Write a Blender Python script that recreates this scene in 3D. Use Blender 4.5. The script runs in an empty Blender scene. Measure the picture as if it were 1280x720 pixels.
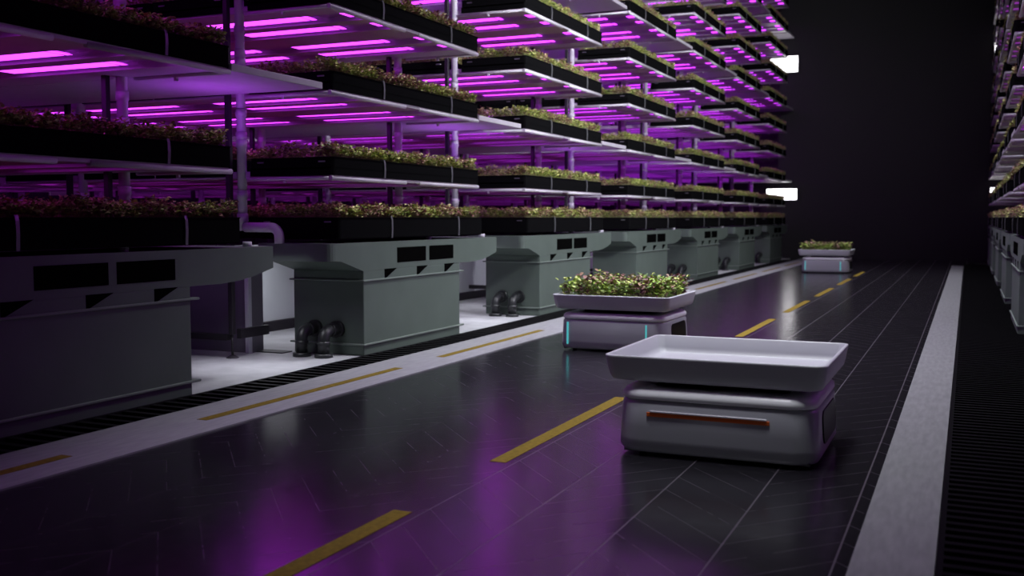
import bpy, bmesh, math, random
from math import pi, sin, cos, tan, atan, radians
from mathutils import Vector, Matrix
C = bpy.context.scene.collection

# ------------------------------------------------------------------ camera, world, lights, exposure
F = 1290.0
PITCH = atan(88 / F)
YAW = atan(570 * cos(PITCH) / F)
cam_d = bpy.data.cameras.new('camera')
cam_d.sensor_width = 36; cam_d.lens = F / 1280 * 36; cam_d.clip_end = 200
cam_d.dof.use_dof = True; cam_d.dof.focus_distance = 9.5; cam_d.dof.aperture_fstop = 1.6
cam = bpy.data.objects.new('camera', cam_d); C.objects.link(cam)
cam.location = (0, 0, 1.6); cam.rotation_euler = (pi / 2 - PITCH, 0, YAW)
bpy.context.scene.camera = cam
vs = bpy.context.scene.view_settings
vs.view_transform = 'Standard'; vs.look = 'None'; vs.gamma = 1; vs.use_curve_mapping = False; vs.exposure = 0.0

world = bpy.data.worlds.new('world'); bpy.context.scene.world = world; world.use_nodes = True
world.node_tree.nodes['Background'].inputs[0].default_value = (.75, .75, 1, 1)
world.node_tree.nodes['Background'].inputs[1].default_value = 0.012

def area(name, loc, target, sx, sy, power, col=(1, 1, 1), spread=180):
    l = bpy.data.lights.new(name, 'AREA'); l.shape = 'RECTANGLE'; l.size = sx; l.size_y = sy
    l.energy = power; l.color = col; l.spread = radians(spread)
    o = bpy.data.objects.new(name, l); C.objects.link(o); o.location = loc
    d = Vector(target) - Vector(loc)
    o.rotation_euler = d.to_track_quat('-Z', 'Y').to_euler()
    return o
COOL = (.93, .95, 1.0)
# high ceiling lamps over the aisle
area('aisle_lamp', (-1.7, 5.5, 10.4), (-1.7, 6.4, 0), 1.0, 1.6, 44, COOL, 48)
area('aisle_lamp', (-2.4, 10.8, 10.4), (-2.8, 11.4, 0), 1.2, 2, 230, COOL, 71)
area('aisle_lamp', (-2.4, 17, 10.4), (-2.4, 17, 0), 1.2, 3, 260, COOL, 90)
area('aisle_lamp', (-2.4, 24, 10.4), (-2.4, 24, 0), 1.2, 3, 200, COOL, 90)
area('aisle_lamp', (-2.4, 30.4, 10.6), (-2.4, 30.6, 0), 1.2, 2, 170, COOL, 80)
# unseen fill lights added to brighten the left racks and tank units
area('cross_aisle_fill', (-.1, 13.6, 5.4), (-7.0, 15.0, .5), .7, .5, 95, COOL, 92)
area('cross_aisle_fill', (.1, 19.5, 6.6), (-7.0, 22.0, .5), .7, .5, 110, COOL, 110)
area('cross_aisle_fill', (.4, 12.0, 5.6), (-7.0, 19.0, 6.6), .6, .5, 260, COOL, 80)
area('cross_aisle_fill', (.4, 19.5, 8.6), (-7.0, 29.5, 7.4), .6, .5, 150, COOL, 80)
# added fill light behind the camera, lifting the nearest robot's front
area('near_fill', (-1.2, -1.5, 5.5), (-2.0, 9.0, .5), 1.0, .8, 1.2, COOL, 50)
# service lamps under the trays, lighting the white floor between the tank units
for k in range(3):
    area('service_lamp', (-6.95, 8.98 + 5.355 * k, 1.31), (-6.95, 8.98 + 5.355 * k, 0), .6, .8, (6, 6, 4, 2, 2)[k], COOL, 110)
    area('service_lamp', (-8.1, 11.3 + 5.355 * k, 1.25), (-8.3, 11.3 + 5.355 * k, 0), .5, 1.6, (13, 12, 8)[k], COOL, 170)

# unseen violet fill lights added to tint the lowest bridge plates from below
for k in range(5):
    area('violet_fill', (-7.3, 8.75 + 5.355 * k, 2.3), (-7.3, 8.75 + 5.355 * k, 4), .5, .9, (6, 6, 5, 4, 3)[k], (.50, .06, 1.0), 170)

# ------------------------------------------------------------------ materials
MATS = {}
def mat(name, col, rough=.5, metal=0, spec=.5, emit=None, strength=0, noise=0, nscale=8):
    if name in MATS: return MATS[name]
    m = bpy.data.materials.new(name); m.use_nodes = True
    nt = m.node_tree; b = nt.nodes['Principled BSDF']
    b.inputs['Base Color'].default_value = (*col, 1); b.inputs['Roughness'].default_value = rough
    b.inputs['Metallic'].default_value = metal; b.inputs['Specular IOR Level'].default_value = spec
    if emit:
        b.inputs['Emission Color'].default_value = (*emit, 1); b.inputs['Emission Strength'].default_value = strength
    if noise:
        tc = nt.nodes.new('ShaderNodeTexCoord'); n = nt.nodes.new('ShaderNodeTexNoise')
        n.inputs['Scale'].default_value = nscale; n.inputs['Detail'].default_value = 5
        r = nt.nodes.new('ShaderNodeValToRGB')
        r.color_ramp.elements[0].position = .3; r.color_ramp.elements[1].position = .7
        r.color_ramp.elements[0].color = (*[c * (1 - noise) for c in col], 1)
        r.color_ramp.elements[1].color = (*[min(1, c * (1 + noise)) for c in col], 1)
        nt.links.new(tc.outputs['Object'], n.inputs['Vector']); nt.links.new(n.outputs[0], r.inputs[0])
        nt.links.new(r.outputs[0], b.inputs['Base Color'])
    MATS[name] = m
    return m
M_shelf = mat('pale_painted_metal', (.50, .47, .53), .42, noise=.05)
M_trough = mat('reflector_trough', (.42, .30, .52), .35)
M_rail = mat('rail_paint', (.66, .63, .70), .35)
M_pvc = mat('pvc_pipe', (.60, .56, .66), .38)
M_post = mat('dark_steel', (.030, .026, .034), .45, .3)
M_tray = mat('black_tray_plastic', (.006, .006, .0065), .7, 0, 0)
M_soil = mat('growing_medium', (.03, .026, .018), .9, noise=.4, nscale=40)
M_strap = mat('silver_strap', (.20, .20, .22), .35, .5)
M_tank = mat('tank_plastic', (.112, .145, .124), .5, 0, .3, noise=.06, nscale=2.5)
M_tankedge = mat('tank_ledge', (.19, .23, .205), .4)
M_vent = mat('vent_black', (.003, .003, .003), .7, 0, 0)
M_pipe = mat('black_pipe', (.022, .024, .026), .38)
M_white = mat('white_enamel', (.66, .68, .74), .4, noise=.03, nscale=3)
M_robot_shaded = mat('robot_shell_shaded', (.40, .40, .45), .28, 0, .5)  # darker than the lid, standing in for shade on the robot's sides
M_lid_lit = mat('robot_lid_lit', (.86, .86, .90), .3)  # brighter colour stands in for overhead light on the lid
M_robot_tray = mat('robot_tray_plastic', (.52, .52, .57), .4)
M_black = mat('black_gloss', (.004, .004, .004), .35, 0, .12)
M_rubber = mat('rubber', (.02, .02, .02), .7)
M_teal = mat('teal_light', (.1, .6, .6), .4, emit=(.10, .60, .60), strength=.55)
M_orange = mat('orange_strip', (.75, .14, .02), .35)
M_wall = mat('dark_wall_paint', (.005, .0042, .0062), .6, noise=.12, nscale=.6)
M_ceil = mat('dark_ceiling', (.012, .011, .014), .8)
M_yellow = mat('yellow_paint', (.19, .13, .016), .8, 0, .15, noise=.25, nscale=30)
M_lamp = mat('lamp_glow', (1, 1, 1), .5, emit=(1, .98, 1), strength=6)
M_grate = mat('dark_grating', (.007, .0065, .008), .6, 0, .15)
M_pit = mat('drain_pit', (.004, .004, .004), .9)
M_plate = mat('dark_plate', (.03, .03, .034), .5)
LED_EMIT = (2.3, .15, 3.6)
def led_material(name='magenta_led', LED_EMIT=LED_EMIT):
    m = bpy.data.materials.new(name); m.use_nodes = True
    nt = m.node_tree; nt.nodes.clear()
    e = nt.nodes.new('ShaderNodeEmission'); o = nt.nodes.new('ShaderNodeOutputMaterial')
    mx = max(LED_EMIT); e.inputs[0].default_value = (*[c / mx for c in LED_EMIT], 1); e.inputs[1].default_value = mx
    nt.links.new(e.outputs[0], o.inputs[0])
    m.cycles.emission_sampling = 'FRONT'
    return m
M_led = led_material()
M_led_dim = led_material('dimmed_led', (.22, .03, .30))
M_led_low = led_material('low_led', (.75, .035, .95))

def leaf_material():
    m = bpy.data.materials.new('microgreen_leaf'); m.use_nodes = True
    nt = m.node_tree; b = nt.nodes['Principled BSDF']
    a = nt.nodes.new('ShaderNodeVertexColor'); a.layer_name = 'leaf'
    nt.links.new(a.outputs[0], b.inputs['Base Color']); b.inputs['Roughness'].default_value = .5
    b.inputs['Subsurface Weight'].default_value = 0
    return m
M_leaf = leaf_material()

def floor_material():
    m = bpy.data.materials.new('aisle_floor'); m.use_nodes = True
    nt = m.node_tree; N = nt.nodes; L = nt.links; b = N['Principled BSDF']
    def mth(op, a, c=None, d=None):
        n = N.new('ShaderNodeMath'); n.operation = op
        for i, v in enumerate((a, c, d)):
            if v is None: continue
            if isinstance(v, (int, float)): n.inputs[i].default_value = v
            else: L.new(v, n.inputs[i])
        return n.outputs[0]
    tc = N.new('ShaderNodeTexCoord'); sp = N.new('ShaderNodeSeparateXYZ'); L.new(tc.outputs['Object'], sp.inputs[0])
    w = .535
    pp = mth('PINGPONG', mth('ADD', sp.outputs[0], 1.06), w)
    near = mth('MINIMUM', pp, mth('SUBTRACT', w, pp))
    seam = mth('LESS_THAN', near, .0045)
    v = mth('SUBTRACT', sp.outputs[1], mth('MULTIPLY', pp, 1.1))
    vm = mth('PINGPONG', v, .155)
    diag = mth('LESS_THAN', vm, .0035)
    n = N.new('ShaderNodeTexNoise'); n.inputs['Scale'].default_value = 2.2; n.inputs['Detail'].default_value = 4
    L.new(tc.outputs['Object'], n.inputs[0])
    fade = mth('MULTIPLY', diag, mth('MULTIPLY', n.outputs[0], mth('ADD', .5, mth('MULTIPLY', mth('GREATER_THAN', sp.outputs[0], -2.8), .1))))
    side = mth('ADD', .2, mth('MULTIPLY', mth('GREATER_THAN', sp.outputs[0], -2.8), .36))
    line = mth('MAXIMUM', mth('MULTIPLY', seam, side), fade)
    mix = N.new('ShaderNodeMix'); mix.data_type = 'RGBA'
    mix.inputs[6].default_value = (.0105, .0095, .0125, 1); mix.inputs[7].default_value = (.12, .10, .125, 1)
    L.new(line, mix.inputs[0]); L.new(mix.outputs[2], b.inputs['Base Color'])
    n2 = N.new('ShaderNodeTexNoise'); n2.inputs['Scale'].default_value = 9; n2.inputs['Detail'].default_value = 6
    L.new(tc.outputs['Object'], n2.inputs[0])
    rg = mth('ADD', mth('ADD', .125, mth('MULTIPLY', n2.outputs[0], .12)), mth('MULTIPLY', line, .35))
    L.new(rg, b.inputs['Roughness'])
    b.inputs['Specular IOR Level'].default_value = .75
    return m
M_floor = floor_material()

def concrete(name, c0, c1, sc, stretch=(1, 1, 1), rough=.75):
    m = bpy.data.materials.new(name); m.use_nodes = True
    nt = m.node_tree; N = nt.nodes; L = nt.links; b = N['Principled BSDF']
    tc = N.new('ShaderNodeTexCoord'); mp = N.new('ShaderNodeMapping'); mp.inputs['Scale'].default_value = stretch
    L.new(tc.outputs['Object'], mp.inputs[0])
    n = N.new('ShaderNodeTexNoise'); n.inputs['Scale'].default_value = sc; n.inputs['Detail'].default_value = 8
    L.new(mp.outputs[0], n.inputs[0])
    r = N.new('ShaderNodeValToRGB'); r.color_ramp.elements[0].color = (*c0, 1); r.color_ramp.elements[1].color = (*c1, 1)
    r.color_ramp.elements[0].position = .32; r.color_ramp.elements[1].position = .68
    L.new(n.outputs[0], r.inputs[0]); L.new(r.outputs[0], b.inputs['Base Color']); b.inputs['Roughness'].default_value = rough
    return m
M_curb = concrete('kerb_concrete', (.25, .25, .27), (.31, .31, .335), 9, (3, .5, 1))
M_side = concrete('pale_concrete', (.36, .36, .39), (.45, .45, .48), 4, (1, 1, 1), .6)

# ------------------------------------------------------------------ mesh helpers
class MB:
    def __init__(s): s.v = []; s.f = []; s.m = []; s.sm = []
    def add(s, vs, fs, mi=0, smooth=False):
        o = len(s.v); s.v += [tuple(p) for p in vs]
        for f in fs: s.f.append(tuple(i + o for i in f)); s.m.append(mi); s.sm.append(smooth)
        return s
    def box(s, x0, x1, y0, y1, z0, z1, mi=0):
        x0, x1 = min(x0, x1), max(x0, x1)
        vs = [(x, y, z) for z in (z0, z1) for y in (y0, y1) for x in (x0, x1)]
        return s.add(vs, [(0, 2, 3, 1), (4, 5, 7, 6), (0, 1, 5, 4), (2, 6, 7, 3), (0, 4, 6, 2), (1, 3, 7, 5)], mi)
    def rings(s, rs, mi=0, smooth=True, cap0=True, cap1=True, closed=False):
        n = len(rs[0]); o = len(s.v)
        vs = [p for r in rs for p in r]; fs = []
        R = len(rs)
        for i in range(R if closed else R - 1):
            a = i * n; b = ((i + 1) % R) * n
            for j in range(n):
                k = (j + 1) % n
                fs.append((a + j, a + k, b + k, b + j))
        s.add(vs, fs, mi, smooth)
        if not closed:
            if cap0: s.f.append(tuple(o + j for j in reversed(range(n)))); s.m.append(mi); s.sm.append(False)
            if cap1: s.f.append(tuple(o + (R - 1) * n + j for j in range(n))); s.m.append(mi); s.sm.append(False)
        return s
    def tube(s, pts, r, n=14, mi=0, cap=True):
        pts = [Vector(p) for p in pts]; rs = []
        rad = r if isinstance(r, (list, tuple)) else [r] * len(pts)
        prev = None
        for i, p in enumerate(pts):
            if i == 0: d = pts[1] - p
            elif i == len(pts) - 1: d = p - pts[i - 1]
            else: d = (pts[i + 1] - p).normalized() + (p - pts[i - 1]).normalized()
            d.normalize()
            if prev is None:
                a = Vector((0, 0, 1)) if abs(d.z) < .9 else Vector((1, 0, 0))
                u = d.cross(a).normalized()
            else:
                u = (prev - d * prev.dot(d)).normalized()
            prev = u; w = d.cross(u)
            rs.append([tuple(p + (u * cos(2 * pi * k / n) + w * sin(2 * pi * k / n)) * rad[i]) for k in range(n)])
        return s.rings(rs, mi, True, cap, cap)
    def prism(s, poly, axis, a0, a1, mi=0):
        """poly: list of 2-D points in the plane across the axis."""
        def P(q, a): return (a, q[0], q[1]) if axis == 'x' else ((q[0], a, q[1]) if axis == 'y' else (q[0], q[1], a))
        return s.rings([[P(q, a0) for q in poly], [P(q, a1) for q in poly]], mi, False)
    def build(s, name, mats, parent=None, loc=(0, 0, 0), bevel=0, seg=2, fix=True):
        me = bpy.data.meshes.new(name); me.from_pydata(s.v, [], s.f)
        for m in (mats if isinstance(mats, (list, tuple)) else [mats]): me.materials.append(m)
        me.polygons.foreach_set('material_index', s.m); me.polygons.foreach_set('use_smooth', s.sm)
        if fix:
            bm = bmesh.new(); bm.from_mesh(me); bmesh.ops.recalc_face_normals(bm, faces=bm.faces); bm.to_mesh(me); bm.free()
        me.update()
        o = bpy.data.objects.new(name, me); C.objects.link(o); o.location = loc
        if parent: o.parent = parent
        if bevel:
            b = o.modifiers.new('bevel', 'BEVEL'); b.width = bevel; b.segments = seg; b.limit_method = 'ANGLE'; b.angle_limit = radians(35)
        return o

def rrect(cx, cy, hx, hy, r, z, n=6):
    r = min(r, hx * .999, hy * .999); pts = []
    for (sx, sy, a0) in ((1, 1, 0), (-1, 1, pi / 2), (-1, -1, pi), (1, -1, 3 * pi / 2)):
        for k in range(n + 1):
            a = a0 + k / n * pi / 2
            pts.append((cx + sx * (hx - r) + r * cos(a), cy + sy * (hy - r) + r * sin(a), z))
    return pts
def empty(name, loc=(0, 0, 0), rz=0):
    o = bpy.data.objects.new(name, None); C.objects.link(o); o.location = loc; o.rotation_euler = (0, 0, rz)
    o.empty_display_size = .2
    return o
def tag(o, label, cat, group=None, kind=None):
    if label: o['label'] = label
    if cat: o['category'] = cat
    if group: o['group'] = group
    if kind: o['kind'] = kind
    return o
def struct(o): o['kind'] = 'structure'; return o
def copy_tree(o, parent=None):
    c = o.copy(); C.objects.link(c); c.parent = parent
    for ch in KIDS.get(o.name, []): copy_tree(bpy.data.objects[ch], c)
    return c
KIDS = {}
def index_kids(o):
    KIDS[o.name] = [c.name for c in o.children]
    for c in o.children: index_kids(c)

# ------------------------------------------------------------------ the room
XL, XR, YF, YB, ZC = -24.0, 18.0, 41.6, -4.0, 11.6
struct(MB().box(-5.9, .3, YB, YF, -.2, 0).build('floor', M_floor))
struct(MB().box(XL, -6.36, YB, YF, -.2, 0).box(.78, XR, YB, YF, -.2, 0).build('floor_side', M_side))
struct(MB().box(XL, XR, YF, YF + .3, -.2, ZC).build('wall_far', M_wall))
struct(MB().box(XL, XR, YB - .3, YB, -.2, ZC).build('wall_near', M_wall))
struct(MB().box(XL - .3, XL, YB, YF, -.2, ZC).build('wall_left', M_wall))
struct(MB().box(XR, XR + .3, YB, YF, -.2, ZC).build('wall_right', M_wall))
struct(MB().box(XL, XR, YB, YF, ZC, ZC + .2).build('ceiling', M_ceil))
# kerbs of pale concrete along both sides of the aisle
struct(MB().box(-5.9, -5.14, YB, YF, .0, .012).build('trim_1', M_curb))
struct(MB().box(-.455, -.095, YB, 37.2, .0, .012).build('trim_2', concrete('darker_kerb_concrete', (.13, .13, .14), (.175, .175, .185), 9, (3, .5, 1))))  # right kerb, darker than the left one
struct(MB().box(-6.36, -5.9, YB, YF, -.3, -.08).box(.3, .78, YB, YF, -.3, -.08).build('trim_3', M_pit))

def grate(name, x0, x1, y0, y1, step, bar, label, z0=-.06, z1=.008, mt=M_grate):
    m = MB()
    m.box(x0, x0 + .03, y0, y1, z0, z1).box(x1 - .03, x1, y0, y1, z0, z1)
    y = y0
    while y < y1:
        m.box(x0, x1, y, y + bar, z0, z1 - .002); y += step
    o = m.build(name, mt); return tag(o, label, 'drain grate')
grate('drain_grate', -6.36, -5.9, 0, 40, .16, .06, 'long dark slotted drain grate between the left kerb and the grey-green tank units')
grate('drain_grate', -.09, .78, 4, 38, .12, .05, 'wide black slotted floor grate right of the plain right-hand kerb', .001, .03, mat('black_grating', (.0035, .0033, .004), .7, 0, .03))

# painted dashes
def dash(x, y0, y1, w, z, label, group):
    tag(MB().box(x - w / 2, x + w / 2, y0, y1, z, z + .002).build('lane_dash', M_yellow), label, 'road marking', group)
ORD = ['first', 'second', 'third', 'fourth', 'fifth', 'sixth', 'seventh', 'eighth', 'ninth', 'tenth', 'eleventh', 'twelfth']
for i in range(8):
    y = 2.17 + 3.9 * i
    dash(-2.78, y, y + 2.66, .115, .0005, 'yellow painted dash on the dark aisle floor, %s in line counted from the camera' % ORD[i], 'yellow dashes down the middle of the aisle')
for i in range(9):
    y = 1.98 + 4.0 * i if i else 2.0
    y = 1.95 + 4.08 * i if i < 2 else 10.37 + 4.05 * (i - 2)
    if i == 1: y = 6.36
    dash(-5.47, y, y + 3.08, .1, .0125, 'yellow painted dash on the pale left kerb, %s in line counted from the camera' % ORD[i], 'yellow dashes along the left kerb')

# white core wall under the racks, with its black base beam
struct(MB().box(-9.2, -9.0, 3, 41, 0, 1.22).build('wall_core', M_white))
struct(MB().box(-9.0, -8.93, 3, 41, .0, .14).build('baseboard_core', M_post))
struct(MB().box(3.31, 3.51, 8, 41, 0, 1.22).build('wall_core_right', M_white))

# ------------------------------------------------------------------ grow racks
S = 5.355; Y0 = 4.21; LEN = 3.65; ZB = 2.02; DZ = .925; NL = 9; DEPTH = 5.0
LEDY = (.51, 1.15, 2.20, 2.84)            # near edges of the four strips, each .29 wide
LONG = [(-2.18, -.73), (-4.26, -2.81)]; SHORT = [(-.29, -.05), (-4.96, -4.74)]
def led_mesh(w, split):
    m = MB(); a = 0
    m.box(-w, 0, .02, .27, .010, .016, 1)
    if split:
        m.add([(-.07, .005, 0), (0, .005, 0), (0, .285, 0), (-.07, .285, 0)], [(0, 3, 2, 1)], 0)
        m.add([(-w, .005, 0), (-.10, .005, 0), (-.10, .285, 0), (-w, .285, 0)], [(0, 3, 2, 1)], 0)
    else:
        m.add([(-w, .005, 0), (0, .005, 0), (0, .285, 0), (-w, .285, 0)], [(0, 3, 2, 1)], 0)
    return m
def shelf_panel():
    m = MB(); d = -DEPTH
    m.box(d, -.03, 0.02, LEN - .02, .085, .10, 1)             # reflector roof of the troughs
    ys = [0.02]
    for y in LEDY: ys += [y - .07, y + .36]
    ys.append(LEN - .02)
    for a, b in zip(ys[0::2], ys[1::2]): m.box(d, -.03, a, b, .022, .085, 0)
    m.box(-.05, -.014, .03, LEN - .03, .012, .10, 0).box(d, d + .03, 0, LEN, .012, .10, 0)
    return m
def shelf_rail():
    m = MB(); r = .027; z = .012
    m.tube([(-.03, -.02, z), (-.03, 1.62, z)], r, 10).tube([(-.03, 1.95, z), (-.03, LEN + .02, z)], r, 10)
    m.tube([(-.03, 1.60, z + .012), (-.03, 1.97, z + .012)], .015, 8)
    for y in (0.0, LEN):
        m.tube([(-.03, y, z), (-1.16, y, z)], .021, 8)
        m.box(-.66, -.63, y - .014, y + .014, z - .05, z)
    return m
rack_parts = {}
low_mesh = {}
def LOWER(o):
    if o.data.name not in low_mesh:
        d = o.data.copy(); d.materials[0] = M_led_low; low_mesh[o.data.name] = d; low_mesh[d.name] = d
    o.data = low_mesh[o.data.name]
def make_rack(levels, plates, inner=False):
    root = empty('grow_rack')
    # steel posts with feet, and light pipes
    for x in (-1.31, -3.74):
        for y in (-.13, 3.42):
            top = ZB + DZ * (levels - 1) + .35
            p = MB().box(x - .03, x + .03, y - .03, y + .03, .27, top).build('post', M_post, root, bevel=.004, seg=1)
            MB().tube([(x, y, .27), (x, y, .02)], .014, 10).tube([(x, y, .035), (x, y, .008), (x, y, 0)], [.02, .07, .075], 16).build('foot', M_post, p)
            m = MB(); px, py = x + .055, y + .155
            zz = 1.45 if (y < 0 and x > -2) else 1.33
            m.tube([(px, py, zz), (px, py, top)], .054, 16)
            for L in range(levels):
                z = ZB + DZ * L
                for dz in (-.16, -.42 , .42):
                    if z + dz > zz: m.tube([(px, py, z + dz - .045), (px, py, z + dz + .045)], .063, 16)
            m.build('riser_pipe', M_pvc, root)
    for y in (-.13, 3.42): MB().box(-1.36, -4.0, y - .04, y + .04, .2, .27).build('base_beam', M_post, root)
    for L in range(levels):
        z = ZB + DZ * L
        key = 'shelf'
        def obj(name, mk, mats, parent, loc, low=False):
            if name not in rack_parts:
                o = mk().build(name, mats, parent, loc); rack_parts[name] = o.data
            else:
                o = bpy.data.objects.new(name.split(':')[0], rack_parts[name]); C.objects.link(o); o.parent = parent; o.location = loc
            if low: LOWER(o)
            return o
        sh = obj('shelf', shelf_panel, [M_shelf, M_trough], root, (0, 0, z))
        obj('rail', shelf_rail, M_rail, sh, (0, 0, 0))
        for y in LEDY:
            for (a, b) in LONG: obj('led_strip', lambda: led_mesh(1.45, True), [M_led, M_shelf], sh, (b, y, .050), low=(L == 0 or inner))
            for (a, b) in SHORT: obj('led_strip:short', lambda: led_mesh(.23, False), [M_led, M_shelf], sh, (b, y, .050), low=(L == 0 or inner))
    if plates:
        for L in (1, 4, 7):
            z = ZB + DZ * L
            MB().box(-DEPTH, 0, LEN + .02, S - .19, z + .025, z + .095).build('bridge_plate', M_shelf, root, bevel=.006, seg=1)
    return root

XF = -6.34; XR0 = .65
rack = make_rack(NL, True)
dim_mesh = {}
for key in ('led_strip', 'led_strip:short'):
    d = rack_parts[key].copy(); d.materials[0] = M_led_dim; dim_mesh[rack_parts[key].name] = d
for o in list(C.objects):
    if o.name.startswith('led_strip:'): o.name = 'led_strip'
bpy.context.view_layer.update(); index_kids(rack)
NB = 7
def place(o, x, k, flip): o.location = (x, Y0 + S * k, 0); o.scale = (-1 if flip else 1, 1, 1)
for k in range(NB):
    r = rack if k == 0 else copy_tree(rack)
    place(r, XF, k, False)
    tag(r, 'tall multi-level grow rack with magenta lights, %s left of the aisle counted from the camera' % ORD[k], 'rack', 'grow racks along the left side of the aisle')
for k in range(1, NB):
    r = copy_tree(rack); place(r, XR0, k, True)
    if k >= 3:                                   # the farther right-hand racks have their lights turned low
        for o in r.children_recursive:
            if o.name.startswith('led_strip'):
                o.data = dim_mesh.get(o.data.name, dim_mesh['led_strip'])
    tag(r, 'tall magenta-lit grow rack, %s visible right of the aisle from the camera' % ORD[k - 1], 'rack', 'grow racks along the right side of the aisle')
inner = make_rack(4, False, True)
for o in list(C.objects):
    if o.name.startswith('led_strip:'): o.name = 'led_strip'
bpy.context.view_layer.update(); index_kids(inner)
for k in range(1, 6):
    r = inner if k == 1 else copy_tree(inner)
    place(r, XF - DEPTH - .16, k, False)
    tag(r, 'inner grow rack seen through the gaps, directly behind the %s left-hand rack' % ORD[k], 'rack', 'inner grow racks behind the left row')

# ------------------------------------------------------------------ trays and microgreens
def tray_parts(h, L, skirt, front):
    w = 1.12; m = MB(); z0 = skirt
    def ring(inset, z, r): return rrect(-w / 2, L / 2, w / 2 - inset, L / 2 - inset, r, z, 3)
    m.rings([ring(.012, z0, .03), ring(0, z0 + .012, .035), ring(0, h - .01, .035), ring(-.008, h - .008, .04), ring(-.008, h, .04), ring(.018, h, .02), ring(.02, h - .05, .02)], 0, False, True, False)
    if skirt:
        if front: m.box(-.012, 0, .035, L - .035, 0, z0 + .03)
        m.rings([[(x, y, 0) for x, y in ((-w, 0), (-.035, 0), (-.01, .01), (0, .035), (-.012, .035), (-.04, .012), (-w, .012))],
                 [(x, y, z0 + .03) for x, y in ((-w, 0), (-.035, 0), (-.01, .01), (0, .035), (-.012, .035), (-.04, .012), (-w, .012))]], 0, False)
        m.rings([[(x, L - y, 0) for x, y in ((-w, 0), (-.035, 0), (-.01, .01), (0, .035), (-.012, .035), (-.04, .012), (-w, .012))],
                 [(x, L - y, z0 + .03) for x, y in ((-w, 0), (-.035, 0), (-.01, .01), (0, .035), (-.012, .035), (-.04, .012), (-w, .012))]], 0, False)
    m.add([(-w + .02, .02, h - .035), (-.02, .02, h - .035), (-.02, L - .02, h - .035), (-w + .02, L - .02, h - .035)], [(0, 1, 2, 3)], 1)
    return m
def strap(h):
    m = MB(); pts = [(.004, 0), (.014, 0), (.020, h * .5), (.016, h * .9), (.004, h + .016), (-.05, h + .018), (-.05, h + .008), (.0, h + .004), (.006, h * .9), (.009, h * .5)]
    m.prism([(x, z) for x, z in pts], 'y', -.017, .017); return m
def handle():
    return MB().box(-.045, .045, -.012, -.002, -.008, .008)
def make_tray(h, L, sy, skirt=0, front=True):
    o = tray_parts(h, L, skirt, front).build('planting_tray', [M_tray, M_soil])
    for y in (sy if front else ()): strap(h).build('strap', M_strap, o, (0, y, 0))
    for x in (-.15, -.97): handle().build('handle', M_strap, o, (x, 0, h - .05), bevel=.003, seg=1)
    return o
rng = random.Random(5)
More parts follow.
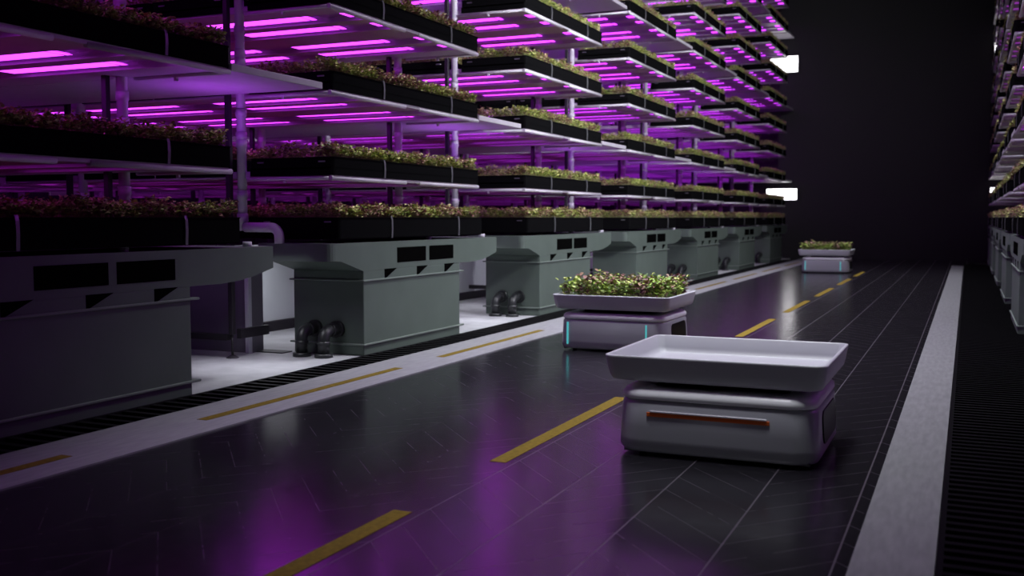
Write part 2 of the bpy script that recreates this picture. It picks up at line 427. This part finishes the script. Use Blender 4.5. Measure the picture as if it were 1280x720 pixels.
def greens(w, L, n, h, size, seed, edge=.55, fresh=False):
    rg = random.Random(seed); m_v = []; m_f = []; cols = []
    def leaf(p, d, up, s, wd, c):
        side = d.cross(up).normalized(); nrm = side.cross(d).normalized()
        b = len(m_v)
        pts = [p, p + d * s * .35 - side * s * wd * .5 + nrm * s * .10, p + d * s * .75 - side * s * wd * .42 + nrm * s * .08,
               p + d * s - nrm * s * .10, p + d * s * .75 + side * s * wd * .42 + nrm * s * .08, p + d * s * .35 + side * s * wd * .5 + nrm * s * .10]
        m_v.extend([tuple(q) for q in pts]); m_f.append((b, b + 1, b + 2, b + 3)); m_f.append((b, b + 3, b + 4, b + 5)); cols.extend([c] * 8)
    pal_g = [(.42, .48, .10), (.58, .60, .20), (.30, .40, .07), (.72, .70, .34), (.16, .24, .045)]
    pal_p = [(.28, .11, .11), (.13, .045, .055), (.40, .20, .17), (.50, .32, .22)]
    if fresh:
        pal_g = [(.26, .38, .05), (.36, .48, .08), (.18, .30, .04), (.50, .56, .16), (.11, .20, .03)]
        pal_p = [(.17, .06, .07), (.09, .03, .04), (.26, .12, .11), (.34, .21, .14)]
    blobs = [(rg.uniform(-w, 0), rg.uniform(0, L), rg.uniform(.08, .22)) for _ in range(int(9 * w * L))]
    for i in range(n):
        if rg.random() < edge:                      # denser along the rim that faces the aisle and the near end
            if rg.random() < .75: x = -rg.uniform(.03, .16); y = rg.uniform(.03, L - .03)
            else: x = -rg.uniform(.03, w - .03); y = rg.choice((rg.uniform(.03, .15), L - rg.uniform(.03, .15)))
        else: x = -rg.uniform(.03, w - .03); y = rg.uniform(.03, L - .03)
        pur = .18 if fresh else .12
        for bx, by, br in blobs:
            if (x - bx) ** 2 + (y - by) ** 2 < br * br: pur = .78 if fresh else .6; break
        hh = h * rg.uniform(.45, 1.0) * (1 + .12 * sin(x * 9 + seed) * cos(y * 7))
        if pur > .5: hh *= 1.08
        lean = Vector((rg.gauss(0, .16), rg.gauss(0, .16), 1)).normalized()
        base = Vector((x, y, 0)); top = base + lean * hh
        # stem
        b = len(m_v); r = size * .05; sd = Vector((1, .3, 0)) * r; 
        m_v.extend([tuple(base - sd), tuple(base + sd), tuple(top)]); m_f.append((b, b + 1, b + 2)); cols.extend([(.34, .36, .16)] * 3)
        nl = rg.randint(4, 7)
        for j in range(nl):
            f = 1 - .62 * j / nl * rg.uniform(.7, 1.2)
            a = j * 2.4 + rg.uniform(-.6, .6) + i
            el = rg.uniform(-.15, .85)
            d = Vector((cos(a) * cos(el), sin(a) * cos(el), sin(el)))
            pal = pal_p if rg.random() < pur else pal_g
            c = rg.choice(pal); q = rg.uniform(.75, 1.25); c = (c[0] * q, c[1] * q, c[2] * q)
            leaf(base + lean * hh * f, d, Vector((rg.gauss(0, .3), rg.gauss(0, .3), 1)), size * rg.uniform(.6, 1.15), rg.uniform(.55, .8), c)
    me = bpy.data.meshes.new('microgreens'); me.from_pydata(m_v, [], m_f); me.materials.append(M_leaf)
    ca = me.color_attributes.new('leaf', 'FLOAT_COLOR', 'CORNER')
    flat = []
    for c in cols: flat += [c[0], c[1], c[2], 1]
    ca.data.foreach_set('color', flat)
    return me
G = [greens(1.12, LEN, 1700, .18, .046, s) for s in (1, 2, 3)]
tray_hi = make_tray(.20, LEN, (1.06, 2.80), .058); tray_in = make_tray(.20, LEN, (), .058, False); tray_lo = make_tray(.245, LEN + .02, (1.12, 2.90))
bpy.context.view_layer.update(); index_kids(tray_hi); index_kids(tray_in); index_kids(tray_lo)
first = {'hi': True, 'lo': True, 'in': True}
SLOTS = (0, -1.38, -2.53, -3.86)
def level_name(L): return 'bottom row on the tank units' if L < 0 else '%s lit shelf from the bottom' % ORD[L]
def put_tray(xf, k, L, slot, flip, side, kk):
    key = 'lo' if L < 0 else ('hi' if slot == 0 else 'in'); src = {'lo': tray_lo, 'hi': tray_hi, 'in': tray_in}[key]
    t = src if first[key] else copy_tree(src); first[key] = False
    z = 1.357 if L < 0 else ZB + DZ * L + .045
    sx = -1 if flip else 1
    t.location = (xf + sx * SLOTS[slot], Y0 + S * k + (.1 if L < 0 else 0), z); t.scale = (sx, 1, 1)
    h = .245 if L < 0 else .2
    pos = ('front', 'second', 'third', 'rear')[slot]
    where = '%s %s rack, %s' % (ORD[kk], side, level_name(L))
    tag(t, 'black %s planting tray, %s' % (pos, where), 'planting tray', 'black planting trays on the %s racks' % side)
    g = bpy.data.objects.new('microgreens', G[(k * 3 + L * 2 + slot) % 3]); C.objects.link(g)
    g.location = (t.location.x, t.location.y, z + h - .035); g.scale = (sx, 1, 1)
    tag(g, 'green and purple microgreens in the %s tray, %s' % (pos, where), 'microgreens', 'microgreens on the %s racks' % side, 'stuff')
def inview(xf, k, z):
    """keep a tray only when some of its front shows inside the frame"""
    for y in (Y0 + S * k, Y0 + S * k + LEN):
        fx = -sin(YAW) * cos(PITCH); fy = cos(YAW) * cos(PITCH); fz = -sin(PITCH)
        v = Vector((xf, y, z - 1.6)); d = v.x * fx + v.y * fy + v.z * fz
        if d < 1: continue
        u = v.x * cos(YAW) + v.y * sin(YAW)
        upz = v.x * (-sin(YAW) * sin(PITCH)) + v.y * (cos(YAW) * sin(PITCH)) + v.z * cos(PITCH)
        if -30 < 640 + F * u / d < 1310 and -45 < 360 - F * upz / d < 760: return True
    return False
for k in range(NB):
    for L in range(-1, NL):
        z = 1.4 if L < 0 else ZB + DZ * L
        if inview(XF, k, z):
            put_tray(XF, k, L, 0, False, 'left-hand', k)
            if k < 4 and L < 3:
                for s in (1, 2, 3): put_tray(XF, k, L, s, False, 'left-hand', k)
for k in range(1, NB):
    for L in range(-1, NL):
        if inview(XR0, k, 1.4 if L < 0 else ZB + DZ * L): put_tray(XR0, k, L, 0, True, 'right-hand', k - 1)

# ------------------------------------------------------------------ grey-green tank units under the racks
def make_tank():
    root = empty('tank_unit'); xb = -.97
    # body: four walls with a hipped near shoulder rising into the header duct
    m = MB()
    def rg(y0, y1, x0, x1, z): return [(x0, y0, z), (x1, y0, z), (x1, y1, z), (x0, y1, z)]
    m.rings([rg(.66, 3.12, xb, .0, 0), rg(.66, 3.12, xb, .0, .90)], 0, False, True, False)
    m.rings([rg(.66, 3.12, xb, .0, .90), rg(.66, 3.12, xb, .0, .99)], 0, False, False, True)
    m.build('body', M_tank, root, bevel=.012)
    # header duct with rounded near corner; its far end slopes up underneath
    h = MB()
    rr = .09; base = []
    for kx in range(5):
        a = -pi / 2 + kx / 4 * pi / 2
        base.append((-rr + rr * cos(a), 0 + rr + rr * sin(a)))
    near = base + [(xb, .09), (xb, 0.0)]
    h.rings([[(x, y, 1.118) for x, y in near], [(x, y, 1.315) for x, y in near]], 0, False)
    h.prism([(.09, 1.118), (.20, 1.112), (.66, .985), (3.55, .985), (3.8, 1.0), (4.05, 1.035), (4.33, 1.10), (4.33, 1.315), (.09, 1.315)], 'x', xb, 0)
    h.build('header_duct', M_tank, root)
    m = MB()
    m.box(xb - .05, .018, .64, 3.22, .862, .882).box(xb - .05, .018, .64, 3.22, .118, .140)
    m.build('ledge', M_tankedge, root, bevel=.004, seg=1)
    for a, b in ((1.43, 2.16), (2.25, 2.93)):
        MB().box(-.02, .003, a, b, 1.055, 1.238).build('vent', M_vent, root)
    for y in (1.13, 1.92, 2.67):
        MB().prism([(y, .99), (y + .29, .99), (y + .02, .875), (y, .875)], 'x', -.02, .003).build('notch', M_vent, root)
    for x in (-.66, -.36):
        p = MB(); pts = [(x, .68, .30), (x, .52, .30)]
        for k in range(7):
            a = k / 6 * pi / 2
            pts.append((x, .48 - .11 * sin(a), .19 + .11 * cos(a)))
        pts.append((x, .37, .04))
        p.tube(pts, .068, 14)
        p.tube([(x, .66, .30), (x, .61, .30)], .10, 18)
        p.tube([(x, .535, .30), (x, .49, .30)], .078, 16)
        p.tube([(x, .37, .185), (x, .37, .15)], .078, 16)
        p.tube([(x, .37, .0), (x, .37, .045)], .105, 18)
        p.build('elbow_pipe', M_pipe, root)
    for y in (2.45, 4.08):
        MB().tube([(-.12, y, 1.31), (-.12, y, 1.365)], .045, 16).build('spacer', M_pvc, root)
    return root
tank = make_tank(); bpy.context.view_layer.update(); index_kids(tank)
for k in range(NB):
    t = tank if k == 0 else copy_tree(tank)
    t.location = (XF - .01, 4.15 + S * k, 0)
    tag(t, 'grey-green tank unit with black elbow pipes under the %s left-hand rack' % ORD[k], 'tank', 'grey-green tank units under the left-hand racks')
for k in range(1, NB):
    t = copy_tree(tank); t.location = (XR0 + .01, 4.15 + S * k, 0); t.scale = (-1, 1, 1)
    tag(t, 'grey-green tank unit under the %s right-hand rack' % ORD[k - 1], 'tank', 'grey-green tank units under the right-hand racks')

# elbow of pipe from the near riser down into the header
m = MB(); pts = [(-7.55, 9.58, 1.49), (-7.40, 9.55, 1.49), (-7.15, 9.52, 1.49)]
for i in range(1, 7):
    a = i / 6 * pi / 2; pts.append((-7.15 + .11 * sin(a), 9.52, 1.38 + .11 * cos(a)))
pts.append((-7.04, 9.52, 1.31))
m.tube(pts, .055, 16)
tag(m.build('elbow_pipe', M_pvc), 'pale lilac pipe elbow bending from the riser down into the second tank unit', 'pipe')

# white cabinet with its frame standing in the first gap
cb = MB().box(-8.90, -7.72, 9.86, 10.10, .0, 1.12).build('service_cabinet', mat('cabinet_grey', (.17, .155, .20), .5), bevel=.006)
tag(cb, 'grey service cabinet with a white edge strip, between the first two tank units', 'cabinet')
MB().box(-7.755, -7.70, 9.80, 9.858, .0, 1.12).build('edge_strip', M_white, cb)
tag(MB().box(-7.75, -7.35, 9.96, 10.16, .0, .012).build('floor_plate', M_plate), 'small black plate on the white floor beside the second tank unit', 'plate')
m = MB().box(-7.62, -7.56, 9.48, 10.0, .22, .33)
tag(m.build('cable_bracket', M_post), 'short black bracket beside the foot of the rack post, first gap', 'bracket')

# ------------------------------------------------------------------ wall lights on the far wall
for n, (x0, x1, z0, z1, w) in enumerate(((-7.3, -6.2, 7.25, 7.85, 'upper light on the far wall beside the left-hand racks'), (-7.3, -6.15, 2.3, 2.72, 'lower light on the far wall beside the left-hand racks'),
                          (.72, 2.0, 7.3, 7.85, 'upper light on the far wall beside the right-hand racks'), (.72, 2.0, 2.22, 2.68, 'lower light on the far wall beside the right-hand racks'))):
    o = MB().box(x0 - .04, x1 + .04, YF - .08, YF, z0 - .04, z1 + .04).build('wall_light', M_post, bevel=.01)
    MB().box(x0, x1, YF - .1, YF - .075, z0, z1).build('diffuser', M_lamp, o)
    tag(o, 'white rectangular ' + w, 'light')

# ------------------------------------------------------------------ transport robots
def make_robot(front):
    root = empty('transport_robot'); n = 8
    m = MB()
    def R(hx, hy, r, z): return rrect(0, 0, hx, hy, r, z, n)
    m.rings([R(.60, .53, .16, .022), R(.650, .575, .17, .032), R(.668, .592, .18, .06), R(.666, .594, .18, .12), R(.662, .594, .18, .20), R(.652, .593, .18, .355), R(.640, .582, .175, .378), R(.625, .567, .17, .382)], 0, True)
    m.build('body', M_robot_shaded, root)
    m = MB()
    m.rings([R(.615, .557, .165, .380), R(.646, .590, .175, .386), R(.652, .597, .175, .400), R(.646, .592, .17, .428), R(.625, .575, .16, .448), R(.60, .548, .14, .456), R(.46, .40, .07, .456), R(.455, .395, .07, .440)], 0, True, True, True)
    m.build('lid', M_lid_lit, root)
    m = MB(); m.rings([R(.452, .392, .07, .441), R(.452, .392, .07, .458), R(.43, .37, .06, .460), R(.42, .36, .05, .5)], 0, False)
    m.build('lift_platform', M_black, root, bevel=.004, seg=1)
    # side panels
    for s in (1, -1):
        poly = []
        y0, y1, z0, z1, r = -.30, .36, .115, .335, .07
        for (cy, cz, a0) in ((y1 - r, z1 - r, 0), (y0 + r, z1 - r, pi / 2), (y0 + r, z0 + r, pi), (y1 - r, z0 + r, 3 * pi / 2)):
            for k in range(6):
                a = a0 + k / 5 * pi / 2; poly.append((cy + r * cos(a), cz + r * sin(a)))
        p = MB()
        def at(q, e): 
            return (s * (.652 + (.355 - q[1]) * .066 + e), q[0], q[1])
        p.rings([[at(q, -.02) for q in poly], [at(q, .008) for q in poly]], 0, False)
        p.build('side_panel', M_black, root, bevel=.004, seg=2)
    def yf(z): return -(.5935 + (.355 - z) * .004)
    if front == 'teal':
        for x in (-.545, .435):
            p = MB(); w = .009
            p.add([(x - w, yf(.345) - .004, .345), (x + w, yf(.345) - .004, .345), (x + w, yf(.08) - .006, .08), (x - w, yf(.08) - .006, .08),
                   (x - w, yf(.345) + .02, .345), (x + w, yf(.345) + .02, .345), (x + w, yf(.08) + .02, .08), (x - w, yf(.08) + .02, .08)],
                  [(0, 1, 2, 3), (4, 7, 6, 5), (0, 4, 5, 1), (1, 5, 6, 2), (2, 6, 7, 3), (3, 7, 4, 0)])
            p.build('light_strip', M_teal, root)
    else:
        p = MB(); p.box(-.44, .37, -.599, -.58, .276, .304)
        p.build('light_bar', M_orange, root, bevel=.003)
        p = MB(); p.box(-.42, .35, -.603, -.58, .305, .316)
        p.build('bar_trim', M_rail, root, bevel=.002, seg=1)
    for x in (-.5, .5):
        for y in (-.46, .46):
            MB().tube([(x - .02, y, .04), (x + .02, y, .04)], .04, 16).build('wheel', M_rubber, root)
    for x in (-.585, .585):
        MB().tube([(x - .03, -.52, .03), (x + .03, -.52, .03)], .013, 10).build('bumper_foot', M_strap, root)
    return root
def make_robot_tray():
    m = MB(); n = 8
    def R(hx, hy, r, z): return rrect(0, 0, hx, hy, r, z, n)
    m.rings([R(.655, .585, .06, 0), R(.690, .620, .07, .010), R(.706, .636, .08, .032), R(.718, .648, .08, .08), R(.730, .660, .07, .160), R(.732, .662, .07, .170), R(.728, .658, .066, .176), R(.712, .642, .055, .176),
             R(.706, .636, .05, .170), R(.690, .62, .05, .09), R(.675, .605, .05, .055), R(.64, .57, .04, .047)], 0, True, True, True)
    return m.build('carrying_tray', M_robot_tray)
r_teal = make_robot('teal'); r_or = make_robot('orange'); bpy.context.view_layer.update(); index_kids(r_teal)
RG = 'transport robots on the aisle'
tr = make_robot_tray()
r_or.location = (-1.49, 7.20, 0)
tag(r_or, 'white transport robot with an orange light bar, nearest the camera', 'robot', RG)
tr.location = (-1.505, 7.26, .50); tr_label = 'empty white tray on the nearest transport robot'
tag(tr, tr_label, 'tray', 'white trays on the transport robots')
r2 = r_teal; r2.location = (-3.84, 12.2, 0)
tag(r2, 'white transport robot with two teal light strips, middle one behind the empty-tray robot', 'robot', RG)
t2 = tr.copy(); C.objects.link(t2); t2.location = (-3.855, 12.24, .50)
tag(t2, 'white tray heaped with microgreens on the middle transport robot', 'tray', 'white trays on the transport robots')
r3 = copy_tree(r_teal); r3.location = (-3.74, 31.4, 0)
tag(r3, 'white transport robot with teal light strips, farthest away down the aisle', 'robot', RG)
t3 = tr.copy(); C.objects.link(t3); t3.location = (-3.76, 31.4, .50)
tag(t3, 'white tray of microgreens on the farthest transport robot', 'tray', 'white trays on the transport robots')
GR = greens(1.30, 1.18, 1100, .31, .062, 11, .35, True)
for t, lab in ((t2, 'thick green and purple microgreens heaped in the middle robot\'s tray'), (t3, 'green microgreens growing in the farthest robot\'s tray')):
    g = bpy.data.objects.new('microgreens', GR); C.objects.link(g); g.location = (t.location.x + .63, t.location.y - .57, .555)
    tag(g, lab, 'microgreens', None, 'stuff')
